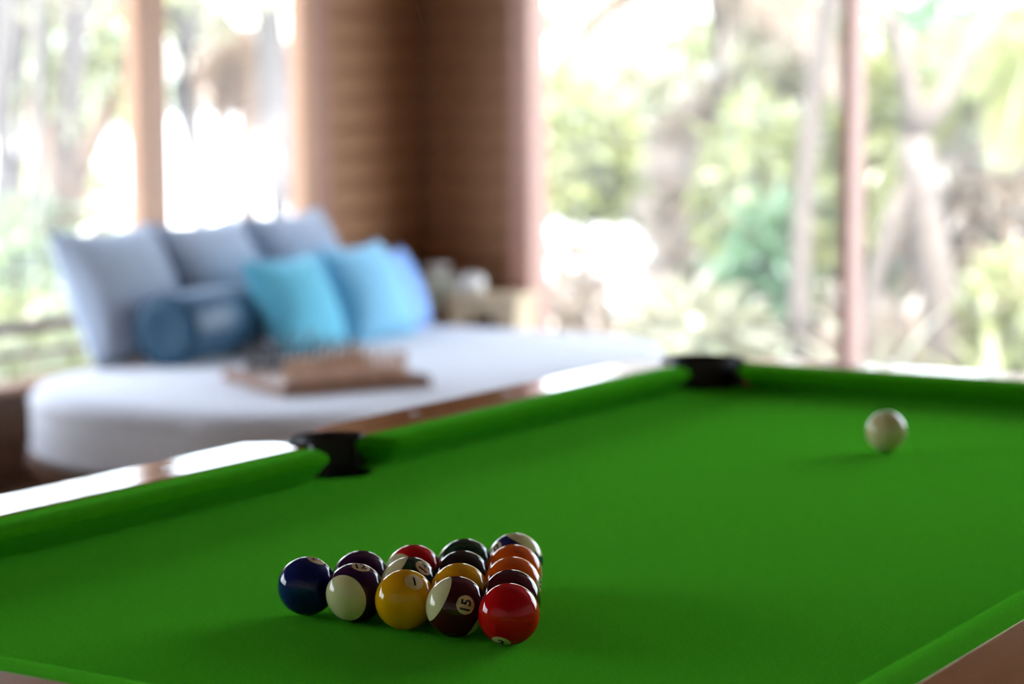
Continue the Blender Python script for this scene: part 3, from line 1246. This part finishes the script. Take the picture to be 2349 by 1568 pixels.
def palm(label, base, trunk, n, L, m, seed, el=(-0.4, 0.9), bark=None, droop=0.55, name='palm', az=None):
    r = random.Random(seed)
    T = thing(name, label, 'palm', base)
    o0 = Vector(base)
    bm = bmesh.new()
    tube(bm, [p - o0 for p, _ in trunk], [q for _, q in trunk], 10)
    obj('trunk', bm, bark or BARK, T, smooth=True)
    top = trunk[-1][0] - o0
    for k in range(n):
        key = (m.name, k % 4, L, droop)
        if key not in FRONDS:
            FRONDS[key] = frond_mesh(L * (0.85 + 0.1 * (k % 4)), 0.42 * L / 1.5, m, droop * (0.8 + 0.15 * (k % 4)), k)
        a = 2 * pi * k / n + r.uniform(-0.25, 0.25)
        if az:
            a = az[0] + (az[1] - az[0]) * k / max(1, n - 1)
        share('frond', FRONDS[key], T, top, (r.uniform(-0.3, 0.3), -r.uniform(*el), a))
    return T


def strap_plant(label, base, n, L, W, m, seed, spread=(0.3, 1.2), name='strap_leaf_plant', cat='plant'):
    """rosette of long arching leaves, each a part"""
    r = random.Random(seed)
    T = thing(name, label, cat, base)
    mes = []
    for q in range(3):
        bm = bmesh.new()
        K = 7
        prev = None
        for k in range(K + 1):
            t = k / K
            w = W * (1 - t) ** 0.7 * (0.5 + 0.5 * min(1, t * 4))
            x = L * t * 0.9
            z = -L * (0.25 + 0.18 * q) * t * t
            a = bm.verts.new((x, -w / 2, z + 0.15 * w))
            c = bm.verts.new((x, 0, z))
            b = bm.verts.new((x, w / 2, z + 0.15 * w))
            if prev:
                bm.faces.new((prev[0], prev[1], c, a))
                bm.faces.new((prev[1], prev[2], b, c))
            prev = (a, c, b)
        me = bpy.data.meshes.new('leaf')
        bm.to_mesh(me)
        bm.free()
        me.materials.append(m)
        mes.append(me)
    for k in range(n):
        el = r.uniform(*spread)
        s = r.uniform(0.7, 1.15)
        share('leaf', mes[k % 3], T, (0, 0, 0.02 * k / n), (0, -el, 2.4 * k + r.uniform(-0.3, 0.3)), (s, s, s))
    return T


def G(p, Y):
    """ground point below image column p at distance Y"""
    v = px(p, 226, Y)
    return Vector((v.x, v.y, -0.35))


def build_garden():
    L0, L1, L2, L3, L4, L5 = LEAVES
    V3 = Vector
    # ---- beyond the far windows
    # slim grey trunk left of the slim post
    b = G(1835, 13.0)
    bushy('slim_tree', 'slim grey trunk just left of the slim window post', 'tree', b,
          [(px(1900, -330, 13.0), (0.7, 0.7, 0.35))], 160, 0.22, L2, 11,
          trunk=[(b, 0.075), (px(1838, 700, 13.0), 0.068), (px(1845, 450, 13.0), 0.062), (px(1862, 240, 13.0), 0.06),
                 (px(1905, -40, 13.0), 0.055), (px(1930, -200, 13.0), 0.03)])
    # forked tree right of the slim post
    b = G(2200, 12.0)
    fk = px(2095, 320, 12.0)
    bushy('forked_tree', 'forked grey tree seen right of the slim window post', 'tree', b,
          [(px(2080, -330, 12.0), (0.8, 0.8, 0.35))], 180, 0.22, L2, 12,
          trunk=[(b, 0.13), (px(2180, 800, 12.0), 0.115), (px(2135, 560, 12.0), 0.10), (px(2105, 400, 12.0), 0.09), (fk, 0.085)],
          branches=[[(fk, 0.07), (px(2090, 220, 12.0), 0.055), (px(2055, 100, 12.0), 0.045), (px(2030, -60, 12.0), 0.03)],
                    [(fk, 0.07), (px(2150, 250, 12.0), 0.06), (px(2220, 120, 12.0), 0.055), (px(2300, -30, 12.0), 0.045)],
                    [(px(2100, 400, 12.0), 0.05), (px(2040, 520, 12.0), 0.045), (px(1990, 760, 12.0), 0.04), (px(1975, 980, 12.0), 0.04)]],
          bark=BARK)
    # leaf walls
    A = [
        # label, px, py, dist, rx, rz, n, leaf size, material, seed
        ('broad yellow green shrub beside the reddish corner post', 1330, 330, 14, 0.28, 0.42, 300, 0.20, L0, 21),
        ('pale olive tree crown behind the middle of the garden window', 1500, 330, 17, 0.60, 0.55, 520, 0.24, L2, 22),
        ('bright green bush beside the slim grey trunk', 1745, 470, 14, 0.32, 0.65, 460, 0.20, L0, 23),
        ('blue green shrub low beside the slim grey trunk', 1755, 640, 13.5, 0.16, 0.45, 200, 0.20, L3, 24),
        ('dry beige shrub under the middle of the garden window', 1620, 520, 16, 0.34, 0.95, 520, 0.24, L4, 25),
        ('olive bush low under the middle of the window', 1600, 790, 13, 0.40, 0.28, 380, 0.18, L2, 26),
        ('dry brushwood low beside the reddish corner post', 1290, 690, 13, 0.20, 0.32, 220, 0.17, L4, 27),
        ('tall yellow green tree with high crown behind the garden window', 1620, 210, 18, 0.45, 0.42, 300, 0.26, L0, 28),
        ('olive tree crown high behind the slim trunk', 1850, 200, 16, 0.42, 0.65, 380, 0.24, L2, 29),
        ('yellow green bush between the slim post and the forked tree', 2030, 330, 15, 0.28, 0.60, 380, 0.22, L0, 30),
        ('blue green leafy tree high right of the forked tree', 2170, 140, 16, 0.42, 0.42, 380, 0.24, L3, 31),
        ('dry tan thicket right of the forked tree', 2270, 560, 14, 0.45, 0.75, 560, 0.22, L4, 32),
        ('yellow green shrub at the right edge of the view', 2340, 770, 12, 0.28, 0.38, 300, 0.18, L0, 33),
        ('pale olive thicket behind the forked tree', 2120, 560, 18, 0.6, 0.95, 620, 0.25, L2, 34),
        ('dry low scrub in front of the forked tree', 2060, 830, 13, 0.5, 0.22, 340, 0.18, L4, 35),
        ('green tree crown at the upper right of the view', 2340, 290, 17, 0.42, 0.62, 460, 0.24, L1, 36),
        ('far green bush behind the slim trunk', 1890, 560, 19, 0.4, 0.95, 480, 0.25, L1, 38),
        ('hedge of dry leaves low behind the slim post', 1900, 800, 14, 0.4, 0.32, 340, 0.2, L4, 39),
        ('far olive canopy above the left part of the garden window', 1420, 225, 22, 0.70, 0.34, 460, 0.26, L2, 40),
        ('low pale scrub at the foot of the corner post', 1420, 770, 15, 0.40, 0.22, 260, 0.18, L2, 41),
    ]
    for lab, x, y, Y, rx, rz, n, ls, m, sd in A:
        c = px(x, y, Y)
        b = Vector((c.x, c.y, -0.35))
        bushy('shrub' if c.z - rz < 0.8 else 'tree', lab, 'shrub' if c.z - rz < 0.8 else 'tree', b,
              [(c, (rx * 1.15, rx * 1.15, rz * 1.1)), (c + V3((0.3 * rx, 0.2 * rx, -0.5 * rz)), (rx * 0.8, rx * 0.8, rz * 0.6))], int(n * 1.7), ls, m, sd,
              trunk=[(b, 0.05), (b.lerp(c, 0.5) + V3((0.05, 0, 0)), 0.04), (c, 0.02)], group='garden plants beyond the far windows',
              bark=BARK if sd % 2 else BARK_BR)
    # tall canopy trees further off, their crowns mostly above the view
    for lab, x, y, Y, rx, rz, n, m, sd in [
        ('tall olive canopy tree far off, above the slim window post', 1900, -380, 26, 1.6, 1.1, 900, L2, 91),
        ('tall yellow green canopy tree far off at the right of the view', 2520, -400, 21, 1.5, 1.0, 900, L0, 92),
        ('tall dry canopy tree far off, seen above the grey trunk', 1700, -420, 34, 1.3, 0.9, 600, L4, 93),
    ]:
        c = px(x, y, Y)
        b = Vector((c.x, c.y, -0.35))
        bushy('canopy_tree', lab, 'tree', b, [(c, (rx, rx, rz))], n, 0.34, m, sd,
              trunk=[(b, 0.12), (b.lerp(c, 0.5) + V3((0.1, 0, 0)), 0.10), (c, 0.05)], group='tall trees far off', bark=BARK)
    for lab, x0, x1, Y, rad in [
        ('slender beige trunk left of the bright green bush', 1690, 1640, 17.0, 0.085),
        ('slender beige trunk behind the bright sand patch', 1560, 1590, 20.0, 0.10),
        ('slender pale trunk at the right edge beyond the fork', 2300, 2340, 16.0, 0.08),
    ]:
        b = G(x0, Y)
        bushy('slender_tree', lab, 'tree', b, [(px(x1, -260, Y), (0.5, 0.5, 0.3))], 110, 0.24, L4, int(x0),
              trunk=[(b, rad), (px((x0 + x1) / 2, 300, Y), rad * 0.9), (px(x1, -150, Y), rad * 0.7)], bark=BARK)
    # palms with hanging fronds
    for lab, x, ytop, Y, n, L, m, sd, dr in [
        ('dry palm with beige hanging fronds in the garden window', 1640, -10, 15, 11, 1.6, L4, 51, 0.9),
        ('green palm behind the bright sand patch', 1560, 300, 25, 12, 1.7, L0, 52, 0.7),
        ('young green palm right of the slim post', 2000, 560, 16, 10, 1.3, L1, 53, 0.6),
        ('palm with yellow green fronds at the right edge', 2390, 120, 14, 11, 1.6, L0, 54, 0.8),
    ]:
        b = G(x - 20, Y)
        t = px(x, ytop, Y)
        palm(lab, b, [(b, 0.10), (b.lerp(t, 0.5) + V3((0.06, 0.05, 0)), 0.085), (t, 0.075)], n, L, m, sd, droop=dr)
    for lab, x, Y, n, L, m, sd in [
        ('strap leaved green plant low behind the pocket corner', 1760, 11.5, 16, 0.7, L1, 61),
        ('strap leaved olive plant low behind the cue ball', 2010, 11.5, 20, 0.8, L2, 62),
        ('strap leaved yellow plant low at the right of the view', 2290, 11.5, 22, 0.8, L0, 63),
        ('strap leaved plant low at the sand patch', 1600, 12.0, 18, 0.7, L0, 64),
    ]:
        strap_plant(lab, G(x, Y), n, L, 0.10, m, sd)

    # ---- beyond the left windows
    b = G(215, 13.5)
    fk = px(175, 400, 13.5)
    bushy('leaning_tree', 'brown leaning tree with a forked trunk in the left window', 'tree', b,
          [(px(230, 190, 13.5), (0.28, 0.3, 0.22)), (px(90, 60, 13.5), (0.5, 0.5, 0.4)), (px(240, -60, 13.5), (0.6, 0.5, 0.3))], 520, 0.2, L0, 71,
          trunk=[(b, 0.15), (px(205, 560, 13.5), 0.13), (px(165, 440, 13.5), 0.12), (px(125, 330, 13.5), 0.11), (px(90, 150, 13.5), 0.08),
                 (px(70, -60, 13.5), 0.06)],
          branches=[[(fk, 0.085), (px(215, 320, 13.5), 0.075), (px(262, 245, 13.5), 0.065), (px(300, 170, 13.5), 0.05), (px(330, -30, 13.5), 0.03)]],
          bark=BARK_BR)
    # banyan with pale aerial roots
    b = G(40, 12.0)
    T = bushy('banyan_tree', 'pale tree with hanging aerial roots at the left edge', 'tree', b,
              [(px(120, -120, 12.0), (0.9, 0.7, 0.35))], 420, 0.2, L2, 72,
              trunk=[(b, 0.12), (px(30, 500, 12.0), 0.10), (px(20, 100, 12.0), 0.09), (px(60, -150, 12.0), 0.06)], bark=ROOT)
    rr = random.Random(5)
    for k in range(11):
        x0 = -10 + 26 * k + rr.uniform(-8, 8)
        x1 = x0 * 0.75 - 25 + rr.uniform(-20, 20)
        bm = bmesh.new()
        D_ = 11.6 + rr.uniform(-0.4, 0.4)
        y1 = rr.choice([300, 520, 640, 760])
        pts = []
        for q in range(7):
            t = q / 6
            pts.append(px(x0 + (x1 - x0) * t + 10 * sin(3 * t + k), -150 + (y1 + 150) * t, D_) - b)
        tube(bm, pts, [0.028 * (1 - 0.4 * q / 6) for q in range(7)], 6)
        obj('aerial_root', bm, ROOT, T, smooth=True)
    # trees in the second window
    b = G(455, 14.0)
    bushy('pale_tree', 'pale slender tree in the narrow left window', 'tree', b,
          [(px(470, -70, 14.0), (0.5, 0.5, 0.28))], 200, 0.2, L2, 73,
          trunk=[(b, 0.06), (px(462, 480, 14.0), 0.05), (px(445, 330, 14.0), 0.05), (px(425, 200, 14.0), 0.08), (px(432, 80, 14.0), 0.10),
                 (px(440, -120, 14.0), 0.11)], bark=ROOT)
    b = G(640, 15.0)
    bushy('pale_tree', 'thick pale trunk beside the second window post', 'tree', b,
          [(px(600, -80, 15.0), (0.5, 0.5, 0.25))], 160, 0.2, L4, 74,
          trunk=[(b, 0.12), (px(645, 400, 15.0), 0.11), (px(635, 150, 15.0), 0.10), (px(615, -120, 15.0), 0.10)], bark=ROOT)
    b = G(575, 19.0)
    palm('dry palm with brown hanging fronds in the narrow left window', b,
         [(b, 0.09), (px(572, 250, 19.0), 0.085), (px(575, 60, 19.0), 0.08)], 11, 1.1, L5, 75, el=(-1.2, -0.2), bark=BARK_BR, droop=0.8)
    for lab, x, y, Y, rx, rz, n, ls, m, sd in [
        ('fresh green grass tuft shrub low in the left window', 60, 640, 11.5, 0.55, 0.42, 560, 0.17, L1, 81),
        ('yellow green shrub behind the leaning tree', 140, 470, 16, 0.40, 0.45, 360, 0.2, L0, 82),
        ('hazy blue green tree far beyond the leaning tree', 190, 150, 24, 0.9, 0.8, 520, 0.26, L3, 83),
        ('far pale canopy at the top left', 60, 110, 22, 0.7, 0.9, 420, 0.26, L2, 84),
        ('low green shrub behind the balustrade', 60, 800, 10.5, 0.5, 0.25, 420, 0.14, L0, 85),
        ('far brown thicket in the narrow left window', 560, 170, 24, 0.55, 0.26, 320, 0.24, L5, 86),
        ('olive leaves hanging at the top of the narrow left window', 450, 20, 15, 0.30, 0.16, 200, 0.18, L2, 87),
    ]:
        c = px(x, y, Y)
        b = Vector((c.x, c.y, -0.35))
        bushy('shrub' if c.z < 1.2 else 'tree', lab, 'shrub' if c.z < 1.2 else 'tree', b, [(c, (rx, rx, rz))], n, ls, m, sd,
              trunk=[(b, 0.05), (b.lerp(c, 0.5) + V3((0.05, 0, 0)), 0.04), (c, 0.02)], group='garden plants beyond the left windows',
              bark=BARK_BR)


build_garden()
